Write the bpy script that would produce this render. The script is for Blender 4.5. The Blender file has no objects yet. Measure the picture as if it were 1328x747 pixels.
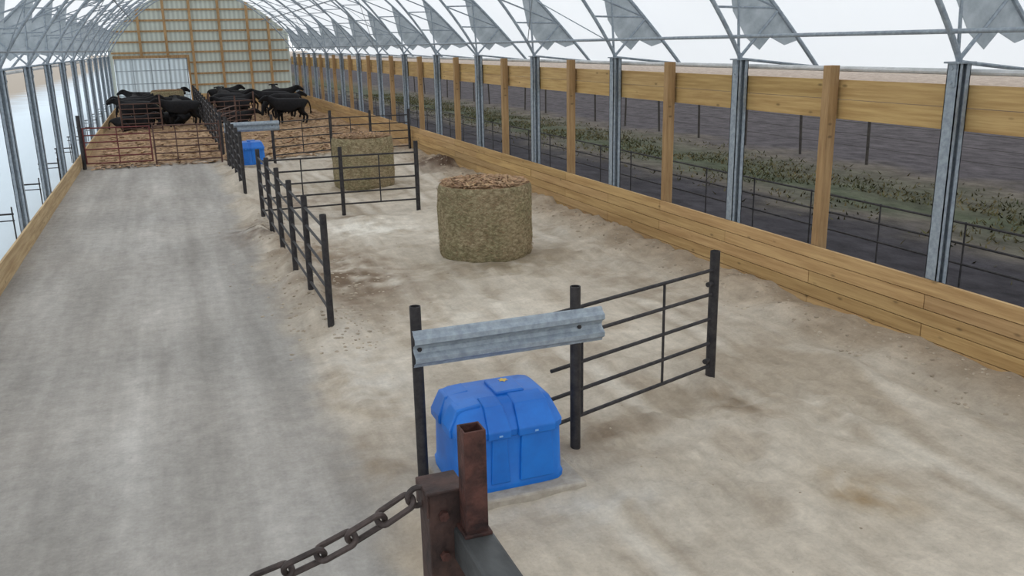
import bpy, bmesh, math, random
from mathutils import Vector, Matrix, noise
random.seed(7)
C = bpy.context
scene = C.scene
scene.view_settings.view_transform = 'Standard'

def lin(c, g=1.0):
    r = []
    for v in c[:3]:
        v = v/255.0
        r.append(v/12.92 if v <= .04045 else ((v+.055)/1.055)**2.4)
    return (r[0]*g, r[1]*g, r[2]*g, 1.0)

# ------------------------------------------------------------ materials
def new_mat(name):
    m = bpy.data.materials.new(name); m.use_nodes = True
    nt = m.node_tree; nt.nodes.clear()
    out = nt.nodes.new('ShaderNodeOutputMaterial')
    b = nt.nodes.new('ShaderNodeBsdfPrincipled')
    nt.links.new(b.outputs[0], out.inputs[0])
    return m, nt, b, out

def mat(name, c1, c2=None, rough=.7, metal=0., scale=6., stretch=(1,1,1), bump=.15, bscale=None,
        tint=False, detail=6, lo=.35, hi=.65, spec=.4, knots=False):
    m, nt, b, out = new_mat(name)
    L = nt.links.new
    b.inputs['Roughness'].default_value = rough
    b.inputs['Metallic'].default_value = metal
    b.inputs['Specular IOR Level'].default_value = spec
    tc = nt.nodes.new('ShaderNodeTexCoord')
    mp = nt.nodes.new('ShaderNodeMapping'); mp.inputs['Scale'].default_value = stretch
    L(tc.outputs['Object'], mp.inputs[0])
    n = nt.nodes.new('ShaderNodeTexNoise'); n.inputs['Scale'].default_value = scale
    n.inputs['Detail'].default_value = detail; n.inputs['Roughness'].default_value = .65
    L(mp.outputs[0], n.inputs[0])
    r = nt.nodes.new('ShaderNodeValToRGB')
    r.color_ramp.elements[0].position = lo; r.color_ramp.elements[1].position = hi
    r.color_ramp.elements[0].color = lin(c1); r.color_ramp.elements[1].color = lin(c2 or c1)
    L(n.outputs['Fac'], r.inputs[0])
    col = r.outputs[0]
    if knots:
        v = nt.nodes.new('ShaderNodeTexVoronoi'); v.inputs['Scale'].default_value = 1.0
        mk = nt.nodes.new('ShaderNodeMapping'); mk.inputs['Scale'].default_value = (3,2.2,5.5)
        L(tc.outputs['Object'], mk.inputs[0]); L(mk.outputs[0], v.inputs[0])
        kr = nt.nodes.new('ShaderNodeMapRange'); kr.inputs[1].default_value=.05; kr.inputs[2].default_value=.14
        kr.inputs[3].default_value=.5; kr.inputs[4].default_value=1.0; L(v.outputs['Distance'], kr.inputs[0])
        sc_ = nt.nodes.new('ShaderNodeVectorMath'); sc_.operation='SCALE'
        L(col, sc_.inputs[0]); L(kr.outputs[0], sc_.inputs['Scale']); col = sc_.outputs[0]
    if tint:
        a = nt.nodes.new('ShaderNodeAttribute'); a.attribute_name = 'tint'
        mx = nt.nodes.new('ShaderNodeMix'); mx.data_type = 'RGBA'; mx.blend_type = 'MULTIPLY'
        mx.inputs[0].default_value = 1
        L(col, mx.inputs[6]); L(a.outputs['Color'], mx.inputs[7]); col = mx.outputs[2]
    L(col, b.inputs['Base Color'])
    if bump:
        n2 = nt.nodes.new('ShaderNodeTexNoise'); n2.inputs['Scale'].default_value = bscale or scale*4
        n2.inputs['Detail'].default_value = 5
        L(mp.outputs[0], n2.inputs[0])
        bp = nt.nodes.new('ShaderNodeBump'); bp.inputs['Strength'].default_value = bump
        bp.inputs['Distance'].default_value = .02
        L(n2.outputs['Fac'], bp.inputs['Height']); L(bp.outputs[0], b.inputs['Normal'])
    return m

M_wood = mat('treated_pine', (160,128,86), (192,162,116), .8, scale=2.2, stretch=(1,.35,7), bump=.1, tint=True, knots=True)
M_post = mat('post_pine', (142,112,76), (178,146,104), .8, scale=3, stretch=(4,4,.4), bump=.1, tint=True, knots=True)
M_galv = mat('galvanised_steel', (130,140,150), (160,170,178), .55, .15, scale=14, bump=.03)
M_galvd = mat('galvanised_plate', (148,157,163), (182,190,195), .6, .05, scale=3, bump=.03)
M_pipe = mat('dark_pipe', (40,39,42), (66,63,63), .6, .3, scale=12, bump=.1)
M_rust = mat('rusty_steel', (46,32,30), (96,62,54), .7, .25, scale=18, bump=.25)
M_post2 = mat('dull_brown_steel', (42,34,33), (84,62,55), .65, .25, scale=12, bump=.2)
M_chain = mat('chain_steel', (50,44,42), (88,76,72), .6, .3, scale=12, bump=.2)
M_rust2 = mat('weathered_steel', (44,44,44), (88,90,90), .5, .35, scale=7, bump=.15, stretch=(1,.4,1))
M_red = mat('red_gate_paint', (86,40,40), (116,62,58), .65, .1, scale=7, bump=.05)
M_brown = mat('brown_gate_paint', (74,50,42), (98,74,64), .65, .1, scale=7, bump=.05)
M_blue = mat('blue_plastic', (8,96,184), (16,116,208), .42, 0, scale=2, bump=.02, spec=.5)
M_yellow = mat('yellow_sticker', (200,165,60), (215,185,80), .5, bump=0)
M_white = mat('white_label', (120,165,215), (140,180,225), .5, bump=0)
M_conc = mat('concrete', (146,138,126), (174,166,154), .9, scale=7, bump=.2)
M_cow = mat('black_hide', (9,9,11), (24,22,24), .75, scale=9, bump=.2, spec=.25)
M_stalk = mat('cornstalk', (148,118,88), (200,172,138), .9, scale=9, bump=.2, tint=True)
M_bed = mat('cornstalk_bedding', (128,100,74), (194,164,128), .95, scale=5, bump=.8, bscale=14, detail=10)
M_tube = mat('white_tube', (190,192,192), (215,216,216), .6, bump=.0)
M_grass = mat('grass_blades', (54,58,42), (100,92,72), .95, scale=.7, bump=0, tint=True, spec=.05)
M_fpost = mat('old_fence_post', (52,48,46), (72,67,62), .9, scale=9, bump=.2)

def fab2(name, col, fac, wave=True):
    m, nt, b, out = new_mat(name); nt.nodes.remove(b)
    d = nt.nodes.new('ShaderNodeBsdfDiffuse'); t = nt.nodes.new('ShaderNodeBsdfTranslucent')
    mx = nt.nodes.new('ShaderNodeMixShader'); mx.inputs[0].default_value = fac
    tc = nt.nodes.new('ShaderNodeTexCoord')
    if wave:
        w = nt.nodes.new('ShaderNodeTexWave'); w.inputs['Scale'].default_value = 1.1; w.bands_direction = 'X'
        lo_=.88
    else:
        w = nt.nodes.new('ShaderNodeTexNoise'); w.inputs['Scale'].default_value = .5; lo_=.97
    r = nt.nodes.new('ShaderNodeValToRGB'); r.color_ramp.elements[0].color = lin([v*lo_ for v in col]); r.color_ramp.elements[1].color = lin(col)
    nt.links.new(tc.outputs['Object'], w.inputs[0]); nt.links.new(w.outputs[0], r.inputs[0])
    nt.links.new(r.outputs[0], d.inputs[0]); nt.links.new(r.outputs[0], t.inputs[0])
    nt.links.new(d.outputs[0], mx.inputs[1]); nt.links.new(t.outputs[0], mx.inputs[2]); nt.links.new(mx.outputs[0], out.inputs[0])
    return m
M_fabric = fab2('white_fabric', (249,250,251), .76, False)
M_door = fab2('door_panel', (228,234,236), .62)
M_sheet = fab2('ribbed_steel_sheet', (196,202,192), .15)

# ------------------------------------------------------------ mesh builder
class MB:
    def __init__(s): s.v=[]; s.f=[]; s.t=[]; s.mi=[]
    def add(s, vs, fs, tint=1.0, mi=0):
        o=len(s.v); s.v += [tuple(p) for p in vs]
        for f in fs:
            s.f.append([i+o for i in f]); s.t.append(tint); s.mi.append(mi)
    def box(s, a, b, tint=1.0, mi=0, M=None):
        vs=[Vector((x,y,z)) for x in (a[0],b[0]) for y in (a[1],b[1]) for z in (a[2],b[2])]
        if M: vs=[M@v for v in vs]
        s.add(vs, [(0,1,3,2),(4,6,7,5),(0,4,5,1),(2,3,7,6),(0,2,6,4),(1,5,7,3)], tint, mi)
    def tube(s, p0, p1, r, n=8, tint=1.0, mi=0, r2=None, cap=True):
        p0=Vector(p0); p1=Vector(p1); d=(p1-p0).normalized()
        u=d.orthogonal().normalized(); w=d.cross(u)
        r2 = r if r2 is None else r2
        vs=[]
        for k,(p,rr) in enumerate(((p0,r),(p1,r2))):
            for i in range(n):
                a=2*math.pi*i/n
                vs.append(p+(u*math.cos(a)+w*math.sin(a))*rr)
        fs=[(i,(i+1)%n,n+(i+1)%n,n+i) for i in range(n)]
        if cap: fs += [tuple(range(n))[::-1], tuple(range(n,2*n))]
        s.add(vs,fs,tint,mi)
    def path(s, pts, r, n=8, closed=False, mi=0):
        pts=[Vector(p) for p in pts]; m=len(pts); vs=[]
        up=None
        for i,p in enumerate(pts):
            if closed: d=(pts[(i+1)%m]-pts[i-1]).normalized()
            else: d=(pts[min(i+1,m-1)]-pts[max(i-1,0)]).normalized()
            if up is None: up=d.orthogonal().normalized()
            up=(up-d*up.dot(d)).normalized(); w=d.cross(up)
            for k in range(n):
                a=2*math.pi*k/n; vs.append(p+(up*math.cos(a)+w*math.sin(a))*r)
        fs=[]
        for i in range(m if closed else m-1):
            j=(i+1)%m
            for k in range(n):
                fs.append((i*n+k,i*n+(k+1)%n,j*n+(k+1)%n,j*n+k))
        if not closed: fs += [tuple(range(n))[::-1], tuple(range((m-1)*n,m*n))]
        s.add(vs,fs,1.0,mi)
    def post(s, x, y, h, r=.045, z0=-.05, n=14, mi=0):
        prof=[(r,z0),(r,h),(r-.009,h),(r-.009,h-.15)]
        vs=[]
        for (rr,z) in prof:
            for i in range(n):
                a=2*math.pi*i/n; vs.append((x+rr*math.cos(a),y+rr*math.sin(a),z))
        fs=[]
        for k in range(3):
            for i in range(n): fs.append((k*n+i,k*n+(i+1)%n,(k+1)*n+(i+1)%n,(k+1)*n+i))
        fs.append(tuple(range(3*n,4*n)))
        s.add(vs,fs,1.0,mi)
    def obj(s, name, mats, smooth=False, bevel=0, loc=(0,0,0), parent=None):
        me=bpy.data.meshes.new(name); me.from_pydata(s.v,[],s.f); me.update()
        if not isinstance(mats,(list,tuple)): mats=[mats]
        for m_ in mats: me.materials.append(m_)
        at=me.color_attributes.new('tint','FLOAT_COLOR','CORNER')
        for p in me.polygons:
            p.material_index=s.mi[p.index]; tt=s.t[p.index]
            if not isinstance(tt,tuple): tt=(tt,tt,tt)
            for li in p.loop_indices: at.data[li].color=(tt[0],tt[1],tt[2],1)
            p.use_smooth=smooth
        if smooth:
            try: me.set_sharp_from_angle(angle=math.radians(40))
            except Exception: pass
        o=bpy.data.objects.new(name,me); C.collection.objects.link(o); o.location=loc
        if bevel:
            bv=o.modifiers.new('bevel','BEVEL'); bv.width=bevel; bv.segments=2; bv.limit_method='ANGLE'
        if parent: o.parent=parent
        return o

def empty(name, loc=(0,0,0)):
    e=bpy.data.objects.new(name,None); C.collection.objects.link(e); e.location=loc; return e

XL, XR, YE, YS = -2.70, 7.97, 62.0, -4.55
XC=(XL+XR)/2
def sm(a,b,x):
    t=max(0,min(1,(x-a)/(b-a))); return t*t*(3-2*t)
def nz(x,y,z=0): return noise.noise(Vector((x,y,z)))

# ------------------------------------------------------------ floor terrain
def fl_h(x,y):
    h=.010*nz(x*1.3,y*1.3,3)
    pen=sm(1.1,1.8,x+.3*nz(x,y*.8,12))
    if pen>0:
        rough=.5+1.1*sm(-.15,.35,nz(x*.35,y*.35,51))
        ridge=1-abs(nz(x*1.7+nz(x,y,5),y*1.3,14))*2.2
        h+=pen*(.05*nz(x*.9,y*.9,9)+rough*(.034*nz(x*2.6,y*2.2,1)+.026*(abs(nz(x*4.5,y*4.0,2)))+.018*nz(x*8,y*8,1)+.035*max(0,ridge-.45)))
        b=.5+.5*nz(0,y*.9,6)+.5*nz(x,y*3,6)
        h+=(.07+.13*b)*sm(7.0,7.7,x+.25*nz(x,y*1.3,4))
        h+=.07*math.exp(-((x-6.9-.3*nz(0,y*.4,8))/.12)**2)*sm(-.2,.2,nz(0,y*.5,2))
        h+=.05*math.exp(-((x-1.55-.2*nz(0,y*.5,18))/.14)**2)*sm(-.3,.2,nz(0,y*.6,19))
    h+=.15*math.exp(-((x-1.75-.15*nz(0,y,3))/.34)**2)*sm(9.5,12,y)*(1-sm(28,30,y))*(.6+1.3*nz(x*2,y*1.5,5))
    for (mx,my,r,a) in ((5.15,7.5,.35,.08),(3.25,6.75,.3,.05),(1.45,17.8,.5,.16),(2.4,13.5,.9,.06),(7.6,26,.7,.22),(5.05,14.2,1.2,.03),(3.3,16.5,.4,.10),(2.9,14.9,.35,.09),(3.5,12.6,.4,.07),(2.3,11.4,.35,.09),(3.7,18.4,.5,.1)):
        h+=a*math.exp(-((x-mx)**2+(y-my)**2)/(r*r))
    h+= sm(30.3,31.2,y)*(.05+.05*nz(x*2,y*2,7))
    return max(h,-.04)
SP=[(2.5,13.2,.8,1.9,(118,100,82),.75),(1.45,18,.45,.8,(96,82,70),.75),(3.55,6.75,.5,.35,(134,118,100),.6),
    (5.2,7.0,.6,.5,(140,124,104),.55),(5.0,5.05,.3,.36,(150,128,98),.6),(7.7,26,.7,1.2,(84,66,54),.85),
    (3.4,17.6,1.2,1.3,(226,219,206),.75),(3.5,11.0,1.3,1.5,(212,203,188),.55),(2.2,16.0,.7,1.3,(140,122,102),.6),
    (5.05,13.6,1.1,.8,(142,128,106),.55),(4.7,23.2,1.3,1.2,(140,126,104),.6),(1.75,9.3,.5,1.8,(206,198,186),.6),
    (6.5,11.5,.6,2.6,(152,138,120),.4),(2.9,5.6,.6,.35,(200,194,184),.5),(2.6,21.5,.8,1.5,(134,118,102),.55),(5.8,6.0,.35,1.4,(206,197,182),.5),
    (1.5,7.2,.35,.8,(152,138,120),.45),(3.9,9.0,.8,.5,(156,142,124),.4),(3.6,19.0,.5,.4,(120,104,86),.5),(6.2,15.5,.8,.7,(206,198,184),.5)]
TR=[(5.6,.16),(5.95,.1),(4.15,.12),(2.95,.1),(6.45,.12),(3.5,.07)]
def fl_c(x,y):
    wob=.35*nz(x*.7,y*.5,2)+.15*nz(x*3,y*3,2)
    wa=1-sm(1.0,1.5,x+wob)
    s=nz(x*3.2,y*.18,11)*.9+nz(x*1.2,y*.4,5)*.8+.35*nz(x*9,y*.6,13)
    al=Vector((163,158,151))+Vector((1,1,1))*(s*17)
    al+=Vector((9,8,7))*nz(x*.5,y*.5,8)
    al+=Vector((14,14,14))*max(0,math.exp(-((x+.55-.2*nz(0,y*.2,3))/.35)**2))*(.6+nz(x*2,y*1.2,9))
    p=nz(x*.55,y*.45,21)+.6*nz(x*1.6,y*1.3,22)+.35*nz(x*4,y*4,24)
    pe=Vector((190,179,163))+Vector((20,20,20))*p
    q=nz(x*.9+.5*nz(x,y,1),y*.6,31)
    pe=pe.lerp(Vector((156,141,121)), .6*sm(.14,.45,q))
    q2=nz(x*2.3,y*1.7,35)
    pe=pe.lerp(Vector((158,144,126)), .45*sm(.15,.5,q2))
    for (tx,tw) in TR:
        d_=abs(x-tx-.35*nz(tx,y*.25,61)-.05*(y-6)*.3*math.sin(tx*7))
        e_=math.exp(-(d_/tw)**2)*sm(-.1,.3,nz(tx*3,y*.35,62))
        pe=pe.lerp(Vector((214,206,193)),.65*e_)
        e_=math.exp(-((d_-.2)/(tw*.5))**2)*sm(-.1,.3,nz(tx*3,y*.35,62))
        pe=pe.lerp(Vector((152,139,122)),.45*e_)
    c=pe.lerp(al,wa)
    c=c.lerp(Vector((160,142,120))+Vector((30,28,26))*nz(x*3,y*3,8),.6*sm(6.9,7.6,x+.3*nz(x,y,3)))
    for (mx,my,rx,ry,cc,st) in SP:
        e=math.exp(-(((x-mx)/rx)**2+((y-my)/ry)**2))
        if e>.02:
            c=c.lerp(Vector(cc), min(1,max(0,st*e*(1+1.8*nz(x*2.5,y*2.5,41)+1.1*nz(x*7,y*7,42)))))
    yb=31.0+.5*nz(x*1.2,y)
    c=c.lerp(Vector((166,138,108))+Vector((40,36,30))*nz(x*2.5,y*2.5,5), sm(yb-.4,yb+.5,y))
    return c
xs=[XL+ (XR-XL)*i/170 for i in range(171)]
ys=[YS]; 
while ys[-1]<YE:
    y=ys[-1]; ys.append(y+(.3 if y<2.5 else .055 if y<12 else .09 if y<22 else .25))
ys[-1]=YE
vs=[];cols=[]
for y in ys:
    for x in xs:
        vs.append((x,y,fl_h(x,y))); cols.append(fl_c(x,y))
nx=len(xs); fs=[(j*nx+i,j*nx+i+1,(j+1)*nx+i+1,(j+1)*nx+i) for j in range(len(ys)-1) for i in range(nx-1)]
me=bpy.data.meshes.new('floor'); me.from_pydata(vs,[],fs); me.update()
at=me.color_attributes.new('dirt','FLOAT_COLOR','POINT')
for i,c in enumerate(cols): at.data[i].color=lin([max(0,min(255,v)) for v in c])
for p in me.polygons: p.use_smooth=True
m,nt,b,out=new_mat('sandy_floor'); L=nt.links.new
b.inputs['Roughness'].default_value=.95; b.inputs['Specular IOR Level'].default_value=.15
a=nt.nodes.new('ShaderNodeAttribute'); a.attribute_name='dirt'
tc=nt.nodes.new('ShaderNodeTexCoord')
def nnode(sc,det,rg=.6,src=None):
    n=nt.nodes.new('ShaderNodeTexNoise'); n.inputs['Scale'].default_value=sc; n.inputs['Detail'].default_value=det
    n.inputs['Roughness'].default_value=rg; L(src or tc.outputs['Object'],n.inputs[0]); return n
n1=nnode(5,8,.7); n2=nnode(28,4,.6)
mp=nt.nodes.new('ShaderNodeMapping'); mp.inputs['Scale'].default_value=(7,.9,1); mp.inputs['Rotation'].default_value=(0,0,.12)
L(tc.outputs['Object'],mp.inputs[0]); n3=nnode(1.2,5,.6,mp.outputs[0])
def ramp(src,lo,hi,c0,c1):
    r=nt.nodes.new('ShaderNodeMapRange'); r.inputs[1].default_value=lo; r.inputs[2].default_value=hi
    r.inputs[3].default_value=c0; r.inputs[4].default_value=c1; L(src,r.inputs[0]); return r.outputs[0]
def mul(a_,b_):
    k=nt.nodes.new('ShaderNodeMath'); k.operation='MULTIPLY'; L(a_,k.inputs[0]); L(b_,k.inputs[1]); return k.outputs[0]
k=mul(mul(ramp(n1.outputs[0],.3,.7,.84,1.14),ramp(n2.outputs[0],.3,.7,.93,1.07)),ramp(n3.outputs[0],.3,.7,.91,1.08))
mx=nt.nodes.new('ShaderNodeVectorMath'); mx.operation='SCALE'; L(a.outputs['Color'],mx.inputs[0]); L(k,mx.inputs['Scale'])
L(mx.outputs[0],b.inputs['Base Color'])
bp=nt.nodes.new('ShaderNodeBump'); bp.inputs['Strength'].default_value=.7; bp.inputs['Distance'].default_value=.05
L(n1.outputs[0],bp.inputs['Height'])
bp2=nt.nodes.new('ShaderNodeBump'); bp2.inputs['Strength'].default_value=.4; bp2.inputs['Distance'].default_value=.01
L(n2.outputs[0],bp2.inputs['Height']); L(bp.outputs[0],bp2.inputs['Normal']); L(bp2.outputs[0],b.inputs['Normal'])
me.materials.append(m)
fo=bpy.data.objects.new('floor',me); C.collection.objects.link(fo)

# ------------------------------------------------------------ outside ground
m,nt,b,out=new_mat('farm_field'); L=nt.links.new
b.inputs['Roughness'].default_value=1; b.inputs['Specular IOR Level'].default_value=.05
tc=nt.nodes.new('ShaderNodeTexCoord')
sx=nt.nodes.new('ShaderNodeSeparateXYZ'); L(tc.outputs['Object'],sx.inputs[0])
n1=nt.nodes.new('ShaderNodeTexNoise'); n1.inputs['Scale'].default_value=.35; n1.inputs['Detail'].default_value=8; L(tc.outputs['Object'],n1.inputs[0])
ad=nt.nodes.new('ShaderNodeMath'); ad.operation='MULTIPLY_ADD'; L(n1.outputs[0],ad.inputs[0]); ad.inputs[1].default_value=5; L(sx.outputs[0],ad.inputs[2])
mr=nt.nodes.new('ShaderNodeMapRange'); mr.inputs[1].default_value=-40+2.5; mr.inputs[2].default_value=100+2.5; L(ad.outputs[0],mr.inputs[0])
rp=nt.nodes.new('ShaderNodeValToRGB'); L(mr.outputs[0],rp.inputs[0]); cr=rp.color_ramp
stops=[(-40,(172,162,150)),(-13.5,(166,156,144)),(-11,(188,194,198)),(-8,(208,219,226)),(4,(208,219,226)),(5,(56,54,58)),(12.3,(54,52,55)),
       (13.6,(84,79,72)),(15.2,(68,73,58)),(17.0,(76,75,64)),(18.6,(88,82,75)),(20,(72,68,70)),(44,(80,75,75)),(52,(150,136,124)),(100,(178,167,156))]
while len(cr.elements)<len(stops): cr.elements.new(.5)
for i,(x,c) in enumerate(stops):
    cr.elements[i].position=(x+40)/140.0; cr.elements[i].color=lin(c)
n2=nt.nodes.new('ShaderNodeTexNoise'); n2.inputs['Scale'].default_value=2.2; n2.inputs['Detail'].default_value=10; n2.inputs['Roughness'].default_value=.75
mp=nt.nodes.new('ShaderNodeMapping'); mp.inputs['Scale'].default_value=(1,.5,1); L(tc.outputs['Object'],mp.inputs[0]); L(mp.outputs[0],n2.inputs[0])
m2=nt.nodes.new('ShaderNodeMapRange'); m2.inputs[1].default_value=.35; m2.inputs[2].default_value=.65; m2.inputs[3].default_value=.6; m2.inputs[4].default_value=1.5; L(n2.outputs[0],m2.inputs[0])
gt=nt.nodes.new('ShaderNodeMath'); gt.operation='GREATER_THAN'; gt.inputs[1].default_value=0; L(sx.outputs[0],gt.inputs[0])
mm=nt.nodes.new('ShaderNodeMix'); mm.data_type='FLOAT'; L(gt.outputs[0],mm.inputs[0]); mm.inputs[2].default_value=1; L(m2.outputs[0],mm.inputs[3])
sc=nt.nodes.new('ShaderNodeVectorMath'); sc.operation='SCALE'; L(rp.outputs[0],sc.inputs[0]); L(mm.outputs[0],sc.inputs['Scale']); L(sc.outputs[0],b.inputs['Base Color'])
bp=nt.nodes.new('ShaderNodeBump'); bp.inputs['Strength'].default_value=.6; bp.inputs['Distance'].default_value=.1; L(n2.outputs[0],bp.inputs['Height']); L(bp.outputs[0],b.inputs['Normal'])
g=MB(); g.add([(-600,-300,-.06),(600,-300,-.06),(600,1200,-.06),(-600,1200,-.06)],[(0,1,2,3)])
g.obj('ground',m)

g=MB()
for i in range(14000):
    y=random.uniform(4,70); x=random.gauss(15.6,1.2)
    if x<11 or x>18.8: continue
    if nz(x*.5,y*.4,3)<-.25: continue
    h=random.uniform(-.02,.05); a=random.uniform(0,6.28); w=.025
    dx,dy=math.cos(a)*w,math.sin(a)*w
    tn=random.choice([(.85,.95,.7),(1.05,1.02,.9),(1.15,1.05,.9),(.8,.8,.72)])
    g.add([(x-dx,y-dy,-.06),(x+dx,y+dy,-.06),(x+random.uniform(-.1,.1),y+random.uniform(-.1,.1),h)],[(0,1,2)],tn)
g.obj('grass_verge',M_grass)
g=MB()
for k in range(22):
    y=8.6+3.0*k
    g.tube((19.2,y,-.1),(19.2+random.uniform(-.06,.06),y,1.3),.045,8)
for z in (.45,.8,1.15): g.tube((19.15,6,z),(19.15,74,z),.006,5)
g.obj('field_fence',M_fpost)

# ------------------------------------------------------------ walls
colY=[-0.55+4*k-4 for k in range(17)]
postY=[y+2 for y in colY[:-1]]
g=MB()
for c in range(5):
    z0=-.05 if c==0 else c*.178; z1=(c+1)*.178-.010
    off=0 if c%2 else 2
    edges=[YS]+[y for y in [(-0.55+4*k+off) for k in range(-2,18)] if YS+.5<y<YE-.5]+[YE]
    for a_,b_ in zip(edges[:-1],edges[1:]):
        t_=random.uniform(.86,1.12); w_=random.uniform(-.006,.006)
        g.box((XR+w_,a_+.005,z0),(XR+.04,b_-.005,z1),(t_,t_*random.uniform(.95,.99),t_*random.uniform(.84,.96)))
g.box((XR+.041,YS,-.05),(XR+.052,YE,.88),.2)
for c in range(2):
    z0=2.57+c*.252; z1=z0+.245
    edges=[YS]+[y for y in [(-0.55+4*k+(2 if c else 0)) for k in range(-2,18)] if YS+.5<y<YE-.5]+[YE]
    for a_,b_ in zip(edges[:-1],edges[1:]):
        t_=random.uniform(.96,1.16); g.box((XR+.245,a_+.004,z0),(XR+.285,b_-.004,z1),(t_,t_*1.01,t_*random.uniform(.84,.95)))
g.obj('wall_right',M_wood)
g=MB()
for c in range(2):
    z0=-.05 if c==0 else .2; z1=.195 if c==0 else .41
    edges=[YS]+[-0.55+4*k for k in range(-0,16)]+[YE]
    for a_,b_ in zip(edges[:-1],edges[1:]):
        t_=random.uniform(.95,1.1); g.box((XL-.04,a_+.004,z0),(XL,b_-.004,z1),(t_*.98,t_*1.06,t_*1.22))
g.obj('wall_left',M_wood)

g=MB()
W=.16
g.box((0,-W/2,-.1),(.012,W/2,3.3)); g.box((W,-W/2,-.1),(W+.012,W/2,3.3)); g.box((.012,-.006,-.1),(W,.006,3.3))
g.box((0,-W/2,-.1),(.05,-W/2+.01,3.3)); g.box((0,W/2-.01,-.1),(.05,W/2,3.3))
g.box((W-.05,-W/2,-.1),(W+.012,-W/2+.01,3.3)); g.box((W-.05,W/2-.01,-.1),(W+.012,W/2,3.3))
g.box((-.03,-W/2-.03,3.3),(W+.05,W/2+.03,3.32))
g.box((-.012,-.05,3.05),(0,.05,3.3))
for zz in (3.1,3.25): g.tube((-.025,0,zz),(-.012,0,zz),.018,6)
base=g.obj('steel_column',M_galv); colme=base.data; bpy.data.objects.remove(base)
for y in colY:
    if y<-4: continue
    o=bpy.data.objects.new('steel_column',colme); C.collection.objects.link(o); o.location=(XR+.055,y,0)
    o=bpy.data.objects.new('steel_column',colme); C.collection.objects.link(o); o.location=(XL-.055,y,0); o.scale=(-1,1,1)
g=MB(); g.box((0,-.07,-.1),(.14,.07,3.25))
base=g.obj('wooden_post',M_post); pme=base.data; bpy.data.objects.remove(base)
for y in postY:
    if y<-4: continue
    o=bpy.data.objects.new('wooden_post',pme); C.collection.objects.link(o); o.location=(XR+.06,y,0)

g=MB()
for z in (1.02,1.26,1.5): g.tube((8.45,YS,z),(8.45,YE,z),.015,6)
y=YS
while y<YE:
    g.tube((8.45,y,-.1),(8.45,y,1.52),.012,6); y+=1.33
g.obj('pipe_railing',M_pipe)
g=MB()
g.tube((8.36,YS,3.2),(8.36,YE,3.2),.035,8); g.tube((XL-.39,YS,3.2),(XL-.39,YE,3.2),.035,8)
g.obj('curtain_roll_tube',M_tube,smooth=True)
g=MB()
for y in colY:
    if y<6: continue
    yy=y+2.4
    g.tube((XL-.06,yy,.82),(XL-.55,yy,.82),.018,6); g.tube((XL-.06,yy,.70),(XL-.55,yy,.70),.012,6)
    g.tube((XL-.5,yy,-.1),(XL-.5,yy,.84),.014,6); g.tube((XL-.08,yy,-.1),(XL-.08,yy,.95),.014,6)
g.obj('feed_rail_bracket',M_pipe)

# ------------------------------------------------------------ trusses + fabric
HO=6.92; HI=5.47
def zo(s): return 3.13+4.45*(1-(abs(s)/HO)**1.75)
def zi(s): return 3.32+3.75*max(0,(1-(abs(s)/HI)**2.15))**.93
g=MB()
N=22
def ss(i,H): return H*math.sin(math.pi*(i-N)/(2*N))
inner=[(ss(i,HI),0,zi(ss(i,HI))) for i in range(2*N+1)]
outer=[(ss(i,HO),0,zo(ss(i,HO))) for i in range(2*N+1)]
g.path(inner,.034,8); g.path(outer,.034,8)
for sgn in (-1,1):
    sN=[0,.6,1.2,1.8,2.4,3.0,3.6,4.1,4.6,5.0]
    for k,s in enumerate(sN[:-1]):
        s2=sN[k+1]; so=s*HO/HI; so2=s2*HO/HI; mid=(so+so2)/2
        g.tube((sgn*s,0,zi(s)),(sgn*mid,0,zo(mid)),.017,6)
        g.tube((sgn*mid,0,zo(mid)),(sgn*s2,0,zi(s2)),.017,6)
    g.tube((sgn*5.44,0,3.32),(sgn*6.1,0,zo(6.1)),.024,6)
    g.tube((sgn*5.44,0,3.32),(sgn*6.9,0,3.16),.022,6)
    g.tube((sgn*5.44,0,3.32),(sgn*5.35,0,zo(5.35)),.022,6)
    P=[(5.1,zo(5.1)-.03),(5.75,zo(5.75)-.03),(6.5,zo(6.5)-.02),(6.25,3.50),(5.98,3.62),(5.80,3.44),(5.55,3.62),(5.3,4.0)]
    vs=[(sgn*p[0],dy,p[1]) for dy in (-.004,.004) for p in P]; n=len(P)
    fs=[tuple(range(n)),tuple(range(n,2*n))[::-1]]+[(i,n+i,n+(i+1)%n,(i+1)%n) for i in range(n)]
    g.add(vs,fs,1,1)
base=g.obj('roof_truss',[M_galv,M_galvd],smooth=False); tme=base.data; bpy.data.objects.remove(base)
for y in colY:
    if y<-4: continue
    o=bpy.data.objects.new('roof_truss',tme); C.collection.objects.link(o); o.location=(XC,y,0)
g=MB()
for s in (-5.3,-3.9,-2.0,0,2.0,3.9,5.3):
    g.tube((XC+s,YS,zi(s)+.02),(XC+s,YE,zi(s)+.02),.026,8)
for s in (-6.9,6.9): g.tube((XC+s,YS,3.15),(XC+s,YE,3.15),.03,8)
for k in (5,9,13):
    for sg in (-1,1):
        for (s1,s2) in ((5.3,3.9),(3.9,2.0)):
            y0=colY[k]; y1=colY[k+1]
            g.tube((XC+sg*s1,y0,zi(s1)),(XC+sg*s2,y1,zi(s2)),.01,5)
            g.tube((XC+sg*s2,y0,zi(s2)),(XC+sg*s1,y1,zi(s1)),.01,5)
g.obj('roof_purlins',M_galv,smooth=True)
vs=[];fs=[]
K=48
yy=[]; y=YS
while y<YE+.01:
    yy.append(y); y+=.5
yy[-1]=YE+.3
for y in yy:
    ph=abs(math.sin(math.pi*(y+.55)/4))
    for i in range(K+1):
        s=HO*math.sin(math.pi*(i-K/2)/K)
        vs.append((XC+s,y,zo(s)+.05-.05*ph))
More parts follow.
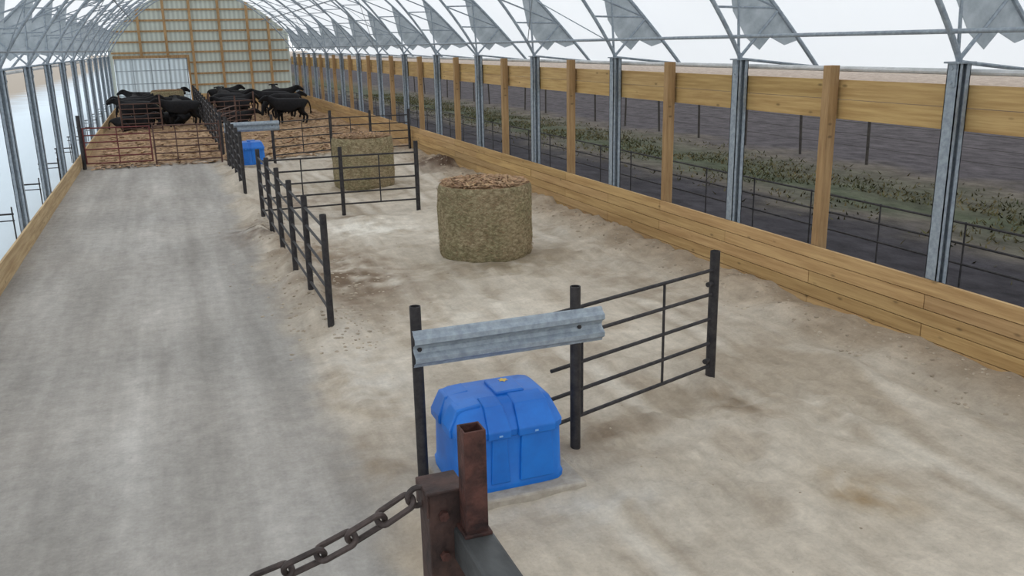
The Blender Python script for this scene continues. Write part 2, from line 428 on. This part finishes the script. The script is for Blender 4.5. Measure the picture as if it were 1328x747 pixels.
for j in range(len(yy)-1):
    for i in range(K): fs.append((j*(K+1)+i,j*(K+1)+i+1,(j+1)*(K+1)+i+1,(j+1)*(K+1)+i))
me=bpy.data.meshes.new('ceiling'); me.from_pydata(vs,[],fs); me.update()
for p in me.polygons: p.use_smooth=True
me.materials.append(M_fabric)
o=bpy.data.objects.new('ceiling',me); C.collection.objects.link(o)

# ------------------------------------------------------------ end wall
eb=empty('wall_back')
g=MB()
HS=HO*.80
pts=[(XC-HS,YE+.1,3.2)]+[(XC+s,YE+.1,zo(s)+.03) for s in [HS*math.sin(math.pi*(i-20)/40) for i in range(41)]]+[(XC+HS,YE+.1,3.2)]
g.add(pts,[tuple(range(len(pts)))[::-1]])
g.add([(1.72,YE+.1,-.05),(XC+HS,YE+.1,-.05),(XC+HS,YE+.1,3.2),(1.72,YE+.1,3.2)],[(0,1,2,3)])
g.add([(XC-HS,YE+.1,-.05),(XL+.02,YE+.1,-.05),(XL+.02,YE+.1,3.2),(XC-HS,YE+.1,3.2)],[(0,1,2,3)])
g.obj('steel_sheeting',M_sheet,parent=eb)
g=MB()
for z in (1.45,2.15,2.85,3.5,4.15,4.8,5.45,6.1,6.7):
    hw=5.4
    while hw>0 and zo(hw)<z+.05: hw-=.05
    x0=XC-hw
    if z<3.4: x0=1.75
    g.box((x0,YE-.0,z-.055),(XC+hw,YE+.05,z+.055),random.uniform(.95,1.15))
for x in (-1.0,.55,2.1,3.85,5.6,6.9):
    z0=-.05 if x>1.7 else 3.25
    g.box((x-.08,YE-.14,z0),(x+.08,YE,zo(x-XC)-.05),random.uniform(1.0,1.2))
g.box((XL,YE-.1,3.15),(1.8,YE-.01,3.33))
g.box((1.68,YE-.12,-.05),(1.82,YE-.01,3.33))
g.obj('timber_frame',M_post,parent=eb)
g=MB()
for c in range(5):
    g.box((1.85,YE-.18,max(-.05,c*.178)),(XR,YE-.145,(c+1)*.178-.006),random.uniform(.95,1.1))
g.obj('lower_boards',M_wood,parent=eb)
de=empty('door_1')
g=MB(); g.box((XL+.05,YE+.0,.02),(1.66,YE+.004,3.14)); g.obj('door_leaf',M_door,parent=de)
g=MB()
for z in (.05,.85,1.6,2.4,3.1): g.box((XL+.05,YE-.04,z-.025),(1.66,YE,z+.025))
for x in (-2.62,-1.6,-.52,.55,1.62): g.box((x-.025,YE-.04,.02),(x+.025,YE,3.13))
g.obj('door_frame',M_galvd,parent=de)

# ------------------------------------------------------------ pipe fences
def panel(g,p0,p1,zs,st=2,r=.019,rs=.014,mi=0):
    p0=Vector((p0[0],p0[1],0)); p1=Vector((p1[0],p1[1],0))
    for z in zs: g.tube(p0+Vector((0,0,z)),p1+Vector((0,0,z)),r,8,mi=mi)
    for k in range(st):
        t_=(k+1)/(st+1); p=p0.lerp(p1,t_)
        g.tube(p+Vector((0,0,zs[0]-.01)),p+Vector((0,0,zs[-1]+.01)),rs,6,mi=mi)
Z5=(.24,.5,.77,1.04,1.3)
g=MB(); g.post(5.15,7.55,1.49,.052); g.obj('fence_post',M_pipe,smooth=True)
g=MB()
panel(g,(2.95,6.78),(5.09,7.51),Z5,0)
for t_ in (.14,.66):
    p=Vector((3.02,6.80,0)).lerp(Vector((5.09,7.51,0)),t_); g.tube((p.x,p.y,.23),(p.x,p.y,1.31),.014,6)
for z in (.3,1.15): g.tube((5.04,7.5,z),(5.15,7.55,z),.028,8)
g.obj('pipe_gate',M_pipe,smooth=True)

def wbeam(L_):
    prof=[(0,.155),(.02,.15),(.03,.125),(.075,.10),(.08,.06),(.03,.03),(.012,0),(.03,-.03),(.08,-.06),(.075,-.10),(.03,-.125),(.02,-.15),(0,-.155)]
    vs=[];n=len(prof)
    for x in (0,L_):
        for off in (0,.006):
            for (d_,z) in prof: vs.append((x,-d_-off,z))
    fs=[]
    for i in range(n-1):
        fs.append((i,i+1,2*n+i+1,2*n+i)); fs.append((n+i,3*n+i,3*n+i+1,n+i+1))
        fs.append((i,n+i,n+i+1,i+1)); fs.append((2*n+i,2*n+i+1,3*n+i+1,3*n+i))
    fs.append((0,2*n,3*n,n)); fs.append((n-1,2*n-1,4*n-1,3*n-1))
    return vs,fs
def waterstand(yb):
    e=empty('guardrail_stand',(1.70,yb,0))
    g=MB(); g.post(0,0,1.57,.047); g.post(1.43,0,1.57,.047); g.obj('posts',M_pipe,smooth=True,parent=e)
    g=MB(); v,f=wbeam(1.70); g.add(v,f); o=g.obj('guardrail_beam',M_galv,parent=e); o.location=(-.05,-.055,1.225)
    g=MB()
    for x in (0,1.43): g.tube((x,-.09,1.225),(x,-.04,1.225),.02,6)
    g.obj('bolts',M_pipe,parent=e)
    w=empty('livestock_waterer',(2.33,yb-.12,.07))
    g=MB(); g.box((-.55,-.54,-.12),(.60,.44,.0)); g.obj('concrete_pad',M_conc,bevel=.02,parent=w)
    bm=bmesh.new(); rings=[]
    secs=[(.475,.405,0,0),(.48,.41,.05,0),(.465,.395,.08,0),(.458,.388,.46,0),(.472,.402,.47,0),(.475,.405,.52,0),(.462,.375,.56,.005),(.425,.30,.665,.04),(.39,.26,.695,.05),(.20,.12,.71,.05)]
    n=48
    for (hx,hy,z,oy) in secs:
        ring=[]
        for i in range(n):
            a_=2*math.pi*(i+.5)/n; c_,s_=math.cos(a_),math.sin(a_)
            q=(abs(c_)**8+abs(s_)**8)**(-1/8.)
            ring.append(bm.verts.new((hx*c_*q,oy+hy*s_*q,z)))
        rings.append(ring)
    for r0,r1 in zip(rings[:-1],rings[1:]):
        for i in range(n): bm.faces.new((r0[i],r0[(i+1)%n],r1[(i+1)%n],r1[i]))
    bm.faces.new(rings[-1]); bm.faces.new(rings[0][::-1])
    me=bpy.data.meshes.new('tank_body'); bm.to_mesh(me); bm.free(); me.materials.append(M_blue)
    for p in me.polygons: p.use_smooth=True
    me.set_sharp_from_angle(angle=math.radians(35))
    o=bpy.data.objects.new('tank_body',me); C.collection.objects.link(o); o.parent=w
    g=MB()
    def rib(x0,x1,yb0,zb,yt0,zt,th):
        vs=[(x0,yb0,zb),(x1,yb0,zb),(x1,yb0-th,zb),(x0,yb0-th,zb),(x0+.02,yt0,zt),(x1-.02,yt0,zt),(x1-.02,yt0-th,zt),(x0+.02,yt0-th,zt)]
        g.add(vs,[(0,1,2,3),(7,6,5,4),(0,4,5,1),(1,5,6,2),(2,6,7,3),(3,7,4,0)])
    rib(-.20,-.03,-.38,.06,-.37,.48,.035); rib(.05,.36,-.38,.06,-.37,.48,.045)
    for (x0,x1) in ((-.22,-.02),(.04,.37)):
        vs=[(x0,-.37,.46),(x1,-.37,.46),(x1,-.43,.46),(x0,-.43,.46),(x0,-.43,.53),(x1,-.43,.53),(x1-.02,-.28,.69),(x0+.02,-.28,.69),(x0+.02,-.1,.72),(x1-.02,-.1,.72),(x0+.02,-.1,.6),(x1-.02,-.1,.6)]
        g.add(vs,[(3,2,5,4),(4,5,6,7),(7,6,9,8),(0,3,4,7,8,10),(1,11,9,6,5,2),(0,1,2,3),(8,9,11,10)])
    for (y0,y1) in ((-.25,-.02),(.06,.3)):
        vs=[(-.44,y0,.46),(-.44,y1,.46),(-.492,y1,.46),(-.492,y0,.46),(-.492,y0,.53),(-.492,y1,.53),(-.42,y1-.02,.69),(-.42,y0+.02,.69),(-.22,y0+.02,.715),(-.22,y1-.02,.715),(-.22,y0+.02,.6),(-.22,y1-.02,.6)]
        g.add(vs,[(2,3,4,5),(5,4,7,6),(6,7,8,9),(3,0,10,8,7,4),(1,2,5,6,9,11),(3,2,1,0)])
    g.box((-.03,-.1,.70),(.22,.22,.735))
    g.obj('lid_panels',M_blue,bevel=.012,parent=w)
    g=MB(); g.add([(.12+.05*math.cos(a_)*(1 if i_%2 else .55),.14+.05*math.sin(a_)*(1 if i_%2 else .55),.738) for i_,a_ in enumerate([2*math.pi*j/12 for j in range(12)])],[tuple(range(12))]); g.obj('warning_sticker',M_yellow,parent=w)
    g=MB(); g.box((.18,-.436,.485),(.21,-.431,.50)); g.box((-.13,-.436,.485),(-.10,-.431,.50)); g.obj('labels',M_white,parent=w)
waterstand(6.66)
waterstand(29.5)

def rowfence(y0,y1,step,name,h=1.57):
    g=MB(); n=max(1,round((y1-y0)/step)); st=(y1-y0)/n
    for k in range(n+1): g.post(1.70,y0+k*st,h,.045)
    for z in (.3,.58,.86,1.14,1.4): g.tube((1.70,y0,z),(1.70,y1,z),.019,8)
    g.obj(name,M_pipe,smooth=True)
rowfence(11.1,19.3,1.6,'pipe_fence')
rowfence(23.8,28.9,1.35,'pipe_fence')
rowfence(32.0,58,2.2,'pipe_fence')
g=MB(); g.post(3.45,19.42,1.50,.045); g.post(5.13,19.3,1.55,.05); 
panel(g,(1.76,19.42),(3.42,19.42),Z5,1); panel(g,(3.49,19.42),(5.09,19.32),Z5,1)
g.obj('cross_fence',M_pipe,smooth=True)
g=MB(); g.post(5.15,30.4,1.55,.05); g.post(7.85,30.3,1.5,.05); g.post(6.5,30.35,1.5,.045)
panel(g,(5.19,30.4),(6.46,30.35),Z5,1); panel(g,(6.54,30.35),(7.81,30.3),Z5,1); panel(g,(3.2,29.75),(5.1,30.37),Z5,1)
g.obj('cross_fence',M_pipe,smooth=True)
g=MB(); g.post(-2.58,30.9,1.7,.06); g.obj('gate_post',M_pipe,smooth=True)
g=MB()
ZR=(.2,.42,.64,.86,1.08,1.3)
panel(g,(-2.5,30.9),(-.55,30.7),ZR,1,.022,.02)
for x in (-2.5,-.55): g.tube((x,30.9 if x<-1 else 30.7,.18),(x,30.9 if x<-1 else 30.7,1.32),.024,8)
g.obj('red_gate',M_red,smooth=True)
g=MB()
panel(g,(-.45,30.7),(1.55,30.4),ZR,2,.022,.018)
for x,y in ((-.45,30.7),(1.55,30.4)): g.tube((x,y,-.02),(x,y,1.4),.026,8)
g.obj('red_gate',M_brown,smooth=True)
g=MB()
for (p0,p1) in (((1.9,43.2),(3.9,43.6)),((1.8,36.5),(2.8,40)),((-1.9,44.2),(-.2,44.0))):
    panel(g,p0,p1,ZR,2,.022,.018)
    for p in (p0,p1): g.tube((p[0],p[1],-.02),(p[0],p[1],1.7),.035,8)
g.obj('cattle_panel',M_brown,smooth=True)

# ------------------------------------------------------------ hay bales
m,nt,b,out=new_mat('hay_side'); L=nt.links.new
b.inputs['Roughness'].default_value=1; b.inputs['Specular IOR Level'].default_value=.05
tc=nt.nodes.new('ShaderNodeTexCoord')
mp=nt.nodes.new('ShaderNodeMapping'); mp.inputs['Scale'].default_value=(9,9,16); L(tc.outputs['Object'],mp.inputs[0])
n1=nt.nodes.new('ShaderNodeTexNoise'); n1.inputs['Scale'].default_value=1.5; n1.inputs['Detail'].default_value=10; n1.inputs['Roughness'].default_value=.75; L(mp.outputs[0],n1.inputs[0])
n2=nt.nodes.new('ShaderNodeTexNoise'); n2.inputs['Scale'].default_value=1.8; n2.inputs['Detail'].default_value=3; L(tc.outputs['Object'],n2.inputs[0])
r1=nt.nodes.new('ShaderNodeValToRGB'); r1.color_ramp.elements[0].position=.34; r1.color_ramp.elements[1].position=.68
r1.color_ramp.elements[0].color=lin((104,94,74)); r1.color_ramp.elements[1].color=lin((188,178,150)); e=r1.color_ramp.elements.new(.5); e.color=lin((146,135,110))
r2=nt.nodes.new('ShaderNodeValToRGB'); r2.color_ramp.elements[0].position=.35; r2.color_ramp.elements[1].position=.65
r2.color_ramp.elements[0].color=(.82,.85,.76,1); r2.color_ramp.elements[1].color=(1.05,1,.96,1)
L(n1.outputs[0],r1.inputs[0]); L(n2.outputs[0],r2.inputs[0])
mx=nt.nodes.new('ShaderNodeMix'); mx.data_type='RGBA'; mx.blend_type='MULTIPLY'; mx.inputs[0].default_value=1
L(r1.outputs[0],mx.inputs[6]); L(r2.outputs[0],mx.inputs[7]); L(mx.outputs[2],b.inputs['Base Color'])
bp=nt.nodes.new('ShaderNodeBump'); bp.inputs['Strength'].default_value=.7; bp.inputs['Distance'].default_value=.03; L(n1.outputs[0],bp.inputs['Height']); L(bp.outputs[0],b.inputs['Normal'])
M_hay=m
def bale(x,y,R,H,seed):
    e=empty('hay_bale',(x,y,fl_h(x,y)-.04))
    vs=[];fs=[]; n=96; m_=26
    for j in range(m_+1):
        t_=j/m_; z=H*t_
        edge=1-.05*math.exp(-t_*14)-.05*math.exp(-(1-t_)*18)
        for i in range(n):
            a_=2*math.pi*i/n; c_,s_=math.cos(a_),math.sin(a_)
            rr=R*edge*(1+.018*nz(c_*1.5,s_*1.5+z,seed))+.022*nz(c_*6,s_*6+z*5,seed)+.016*nz(c_*14,s_*14+z*11,seed+3)
            vs.append((rr*c_,rr*s_,z))
    for j in range(m_):
        for i in range(n): fs.append((j*n+i,j*n+(i+1)%n,(j+1)*n+(i+1)%n,(j+1)*n+i))
    g=MB(); g.add(vs,fs); g.obj('bale_side',M_hay,smooth=True,parent=e)
    vs=[];fs=[]; rings=18
    for j in range(rings+1):
        t_=1-j/rings
        for i in range(n):
            a_=2*math.pi*i/n; c_,s_=math.cos(a_),math.sin(a_)
            if j==0:
                p=Vector(g.v[m_*n+i]); vs.append((p.x,p.y,H-.01)); continue
            rr=R*.95*t_; vs.append((rr*c_,rr*s_,H+.03*(1-t_**4)+.03*nz(rr*c_*4,rr*s_*4,seed)))
    for j in range(rings):
        for i in range(n): fs.append((j*n+i,j*n+(i+1)%n,(j+1)*n+(i+1)%n,(j+1)*n+i))
    g2=MB(); g2.add(vs,fs); g2.obj('bale_top',M_bed,smooth=True,parent=e)
    g=MB(); rnd=random.Random(seed)
    for k in range(2600):
        a_=rnd.uniform(0,6.28); rr=R*.93*math.sqrt(rnd.random())
        px,py=rr*math.cos(a_),rr*math.sin(a_); z=H+.03*(1-(rr/R)**4)+rnd.uniform(0,.03)
        b_=rnd.uniform(0,6.28); l=rnd.uniform(.02,.06); w=rnd.uniform(.006,.016)
        d_=Vector((math.cos(b_),math.sin(b_),rnd.uniform(-.3,.3)))*l; q=Vector((-math.sin(b_),math.cos(b_),0))*w; p=Vector((px,py,z))
        t_=rnd.uniform(.7,1.2); g.add([p-d_-q,p+d_-q,p+d_+q,p-d_+q],[(0,1,2,3)],(t_,t_*rnd.uniform(.86,.98),t_*rnd.uniform(.76,.95)))
    for k in range(1300):
        a_=rnd.uniform(0,6.28); z=rnd.uniform(.04,H-.02); rr=R*(1.0 if .08<z<H-.08 else .97)+rnd.uniform(-.01,.01)
        p=Vector((rr*math.cos(a_),rr*math.sin(a_),z)); tng=Vector((-math.sin(a_),math.cos(a_),rnd.uniform(-1.2,1.2))); l=rnd.uniform(.02,.05)
        q=Vector((0,0,rnd.uniform(.003,.006))); t_=rnd.uniform(.6,1.0)
        outv=Vector((math.cos(a_),math.sin(a_),0))*rnd.uniform(0,.02)
        g.add([p-tng*l-q,p+tng*l-q+outv,p+tng*l+q+outv,p-tng*l+q],[(0,1,2,3)],(t_*.84,t_*.90,t_*.90))
    g.obj('loose_stalks',M_stalk,parent=e)
bale(5.02,14.4,.82,1.27,3)
bale(4.78,23.45,.81,1.34,8)
bale(.2,52.5,.85,1.5,5)

g=MB(); rnd=random.Random(4)
for k in range(11000):
    y=30.6+rnd.random()**1.4*28; x=rnd.uniform(XL+.35,XR-.35)
    if y<31.2 and rnd.random()<.5: continue
    b_=rnd.uniform(0,6.28); l=rnd.uniform(.05,.18); w=rnd.uniform(.015,.035); z=fl_h(x,y)+rnd.uniform(.01,.05)
    d_=Vector((math.cos(b_),math.sin(b_),rnd.uniform(-.2,.2)))*l; q=Vector((-math.sin(b_),math.cos(b_),rnd.uniform(-.4,.4)))*w; p=Vector((x,y,z))
    t_=rnd.uniform(.7,1.12); g.add([p-d_-q,p+d_-q,p+d_+q,p-d_+q],[(0,1,2,3)],(t_,t_*rnd.uniform(.9,1),t_*rnd.uniform(.82,1)))
g.obj('cornstalk_bedding',M_stalk)
g=MB()
def clod(x,y,r):
    bm=bmesh.new(); bmesh.ops.create_icosphere(bm,subdivisions=1,radius=r)
    o=random.random()*50
    vs=[(v.co*(1+.5*nz(v.co.x/r+o,v.co.y/r,v.co.z/r))) for v in bm.verts]
    z=fl_h(x,y)
    g.add([(x+v.x,y+v.y,z+v.z*.5) for v in vs],[[v.index for v in f.verts] for f in bm.faces],random.uniform(.9,1.25)); bm.free()
for k in range(1500):
    q=random.random()
    if q<.55: x=random.uniform(7.1,7.9); y=random.uniform(4,30)
    elif q<.85: x=random.gauss(1.8,.35); y=random.uniform(10.2,19.5)
    elif q<.93: x=random.gauss(2.4,.5); y=random.gauss(13.4,1)
    else: x=random.uniform(1.8,7); y=random.uniform(4,25)
    x=min(x,7.93)
    if math.hypot(x-5.07,y-14.6)<1 or math.hypot(x-4.78,y-23.5)<1: continue
    if 5.9<y<7.3 and 1.6<x<3.1: continue
    clod(x,y,random.uniform(.010,.034) if q<.93 else random.uniform(.006,.014))
M_clod=mat('dirt_clod',(146,132,114),(182,170,152),.95,scale=8,bump=.3,tint=True)
g.obj('dirt_clods',M_clod)

# ------------------------------------------------------------ cattle
def skin_mesh(name, verts, edges, mat_):
    me=bpy.data.meshes.new(name); me.from_pydata([v[0] for v in verts],edges,[]); me.update()
    o=bpy.data.objects.new(name,me); C.collection.objects.link(o)
    o.modifiers.new('skin','SKIN').use_smooth_shade=True
    if not me.skin_vertices: me.skin_vertices.new()
    sv=me.skin_vertices[0].data
    for i,v in enumerate(verts):
        sv[i].radius=v[1]; sv[i].use_root=(i==0)
    o.modifiers.new('sub','SUBSURF').levels=2; o.modifiers['sub'].render_levels=2
    dg=C.evaluated_depsgraph_get(); dg.update()
    em=bpy.data.meshes.new_from_object(o.evaluated_get(dg))
    em.name=name; em.materials.clear(); em.materials.append(mat_)
    for p in em.polygons: p.use_smooth=True
    bpy.data.objects.remove(o)
    return em
def cow(kind):
    V=[];E=[]
    def add(p,r,par=None):
        V.append((p,r if isinstance(r,tuple) else (r,r)))
        if par is not None: E.append((par,len(V)-1))
        return len(V)-1
    dz = -.62 if kind=='lie' else 0
    pel=add((-.55,0,1.10+dz),(.29,.29))
    rump=add((-.80,0,1.12+dz),(.22,.22),pel)
    belly=add((-.1,0,1.00+dz),(.37,.37),pel)
    chest=add((.38,0,1.00+dz),(.33,.38),belly)
    shd=add((.62,0,1.08+dz),(.24,.30),chest)
    if kind=='graze':
        n1=add((.90,0,.98),(.15,.20),shd); poll=add((1.12,0,.68),(.11,.12),n1); fc=add((1.20,0,.45),(.09,.09),poll); add((1.26,0,.22),(.075,.07),fc)
        ez=.70; ex=1.08
    else:
        n1=add((.90,0,1.26+dz),(.16,.20),shd); poll=add((1.16,0,1.42+dz),(.12,.13),n1); fc=add((1.34,0,1.30+dz),(.10,.10),poll); add((1.50,0,1.18+dz),(.08,.075),fc)
        ez=1.45+dz; ex=1.14
    for s in (-1,1):
        a=add((ex-.02,s*.15,ez+.02),(.035,.03),poll); add((ex-.06,s*.30,ez-.01),(.025,.05),a)
    t1=add((-.98,0,1.16+dz),(.05,.05),rump); t2=add((-1.06,0,.85+dz if kind!='lie' else .4),(.03,.03),t1); add((-1.05,0,.5 if kind!='lie' else .12),(.045,.045),t2)
    for s in (-1,1):
        if kind=='lie':
            a=add((.5,s*.22,.3),(.12,.12),chest); b_=add((.8,s*.26,.12),(.07,.07),a); add((.5,s*.30,.06),(.05,.05),b_)
            a=add((-.45,s*.3,.35),(.18,.18),pel); b_=add((-.1,s*.42,.14),(.09,.09),a); c_=add((-.5,s*.45,.07),(.055,.055),b_)
        else:
            st=.08*s
            a=add((.46,s*.17,.74),(.12,.14),chest); b_=add((.50+st,s*.17,.42),(.072,.075),a); c_=add((.48+st,s*.17,.13),(.05,.052),b_); add((.54+st,s*.17,.035),(.062,.055),c_)
            a=add((-.62,s*.19,.84),(.17,.22),pel); k=add((-.55-st,s*.20,.64),(.11,.14),a); b_=add((-.80-st,s*.19,.44),(.065,.078),k); c_=add((-.74-st,s*.19,.13),(.05,.052),b_); add((-.68-st,s*.19,.035),(.062,.055),c_)
    return skin_mesh('cow_'+kind,V,E,M_cow)
CM={k:cow(k) for k in ('stand','graze','lie')}
herd=[(-1.2,46.0,15,'graze'),(-1.3,47.5,170,'stand'),(-1.3,49.0,-10,'stand'),(-1.4,50.4,190,'stand'),(-1.4,51.8,20,'stand'),
 (-1.5,53.4,90,'stand'),(-.2,55.0,10,'stand'),(-1.2,57,160,'stand'),(.6,48.3,95,'stand'),(.7,45.6,185,'stand'),(.5,50.6,-15,'graze'),
 (.3,57.5,30,'stand'),(-1.5,44.9,8,'lie'),(.3,47.0,170,'lie'),
 (3.0,45.2,-8,'lie'),(3.2,46.9,190,'stand'),(3.3,48.4,15,'stand'),(3.2,50.0,165,'graze'),(3.4,51.6,0,'stand'),(3.2,53.5,100,'stand'),
 (5.6,44.3,172,'stand'),(5.7,47.2,195,'graze'),(5.9,49.2,10,'stand'),(5.6,51.3,175,'stand'),(6.2,53.5,-10,'stand'),(4.4,55.6,180,'stand'),
 (6.4,56.4,90,'stand'),(3.4,57.6,20,'stand')]
for (x,y,r_,k) in herd:
    o=bpy.data.objects.new('black_cow',CM[k]); C.collection.objects.link(o)
    o.location=(x,y,fl_h(x,y)-.01); o.rotation_euler=(0,0,math.radians(r_)); s_=random.uniform(.9,1.0); o.scale=(s_,s_,s_)

# ------------------------------------------------------------ foreground railing + chain
e=empty('metal_railing',(0,0,0))
def sqtube(g,cx,cy,z0,z1,w,th=.005,mi=0,hollow=.12):
    h=w/2; i=h-th
    P=[(-1,-1),(1,-1),(1,1),(-1,1)]
    vs=[(cx+h*a,cy+h*b_,z0) for a,b_ in P]+[(cx+h*a,cy+h*b_,z1) for a,b_ in P]+[(cx+i*a,cy+i*b_,z1) for a,b_ in P]+[(cx+i*a,cy+i*b_,z1-hollow) for a,b_ in P]
    fs=[]
    for k in range(3):
        for q in range(4): fs.append((k*4+q,k*4+(q+1)%4,(k+1)*4+(q+1)%4,(k+1)*4+q))
    fs+= [(12,13,14,15),(3,2,1,0)]
    g.add(vs,fs,1,mi)
g=MB(); sqtube(g,.532,1.655,2.56,2.812,.050); g.obj('stub_tube',M_rust,bevel=.002,parent=e)
g=MB(); g.box((.438,1.685,-.05),(.518,1.765,2.652)); g.box((.432,1.679,2.60),(.438,1.771,2.655)); g.box((.432,1.679,2.652),(.524,1.771,2.66)); g.obj('corner_post',M_post2,bevel=.003,parent=e)
g=MB(); g.tube((.47,1.684,2.60),(.47,1.674,2.60),.012,6); g.tube((.47,1.684,2.50),(.47,1.674,2.50),.012,6); g.obj('bolts',M_rust,parent=e)
g=MB(); g.box((.493,-.95,2.48),(.569,1.69,2.565)); g.obj('top_rail',M_rust2,bevel=.007,parent=e)
g=MB(); g.box((.493,-.99,-.05),(.569,-.915,2.56)); g.box((-.70,1.685,-.05),(-.62,1.765,2.655)); g.obj('end_posts',M_rust,bevel=.005,parent=e)
g=MB(); g.box((.567,1.44,2.46),(.66,1.475,2.485)); g.tube((.66,1.457,2.43),(.66,1.457,2.492),.014,10); g.obj('latch',M_rust,bevel=.003,parent=e)
g=MB(); g.box((.500,1.622,2.563),(.564,1.688,2.573)); g.obj('weld_plate',M_rust,bevel=.003,parent=e)
g=MB()
g.path([(.424+.022*math.cos(a_),1.725,2.635+.022*math.sin(a_)) for a_ in [2*math.pi*i/16 for i in range(16)]],.007,8,closed=True)
def cat(t_):
    x=.405-1.01*t_; z=2.63-.135*(1-((t_-.5)/.5)**2)
    return Vector((x,1.725,z))
pitch=.073; pts=[cat(0)]; t_=0
while t_<1:
    t2=t_
    while t2<1.02 and (cat(t2)-pts[-1]).length<pitch: t2+=.0005
    t_=t2
    if t_<1: pts.append(cat(t_))
for k in range(len(pts)-1):
    c_=(pts[k]+pts[k+1])/2; d_=(pts[k+1]-pts[k]).normalized()
    side=Vector((0,1,0)); upv=d_.cross(side)
    ang=math.radians(68 if k%2 else 158); u=side*math.cos(ang)+upv*math.sin(ang)
    lp=[]; hl=.030; rw=.020
    for i in range(10):
        a_=-math.pi/2+math.pi*i/9; lp.append(c_+d_*(hl+rw*.75*math.cos(a_))+u*(rw*math.sin(a_)))
    for i in range(10):
        a_=math.pi/2+math.pi*i/9; lp.append(c_+d_*(-hl+rw*.75*math.cos(a_))+u*(rw*math.sin(a_)))
    g.path(lp,.0070,8,closed=True)
g.obj('steel_chain',M_chain,smooth=True)

# ------------------------------------------------------------ world + camera
w=bpy.data.worlds.new('world'); scene.world=w; w.use_nodes=True
nt=w.node_tree; bg=nt.nodes['Background']; bg.inputs[0].default_value=(.92,.96,1.0,1); bg.inputs[1].default_value=1.42

f=1142.0
yv=Vector((-459,307.5,-1142)).normalized(); zv=Vector((-84,4127,1142)).normalized()
zv=(zv-yv*zv.dot(yv)).normalized(); xv=yv.cross(zv)
R=Matrix((xv,yv,zv))
cam=bpy.data.cameras.new('camera'); co=bpy.data.objects.new('camera',cam); C.collection.objects.link(co)
cam.sensor_width=36; cam.lens=f/1328*36; cam.clip_end=3000; cam.clip_start=.05
co.matrix_world=Matrix.Translation((0,0,3.6))@R.to_4x4()
scene.camera=co
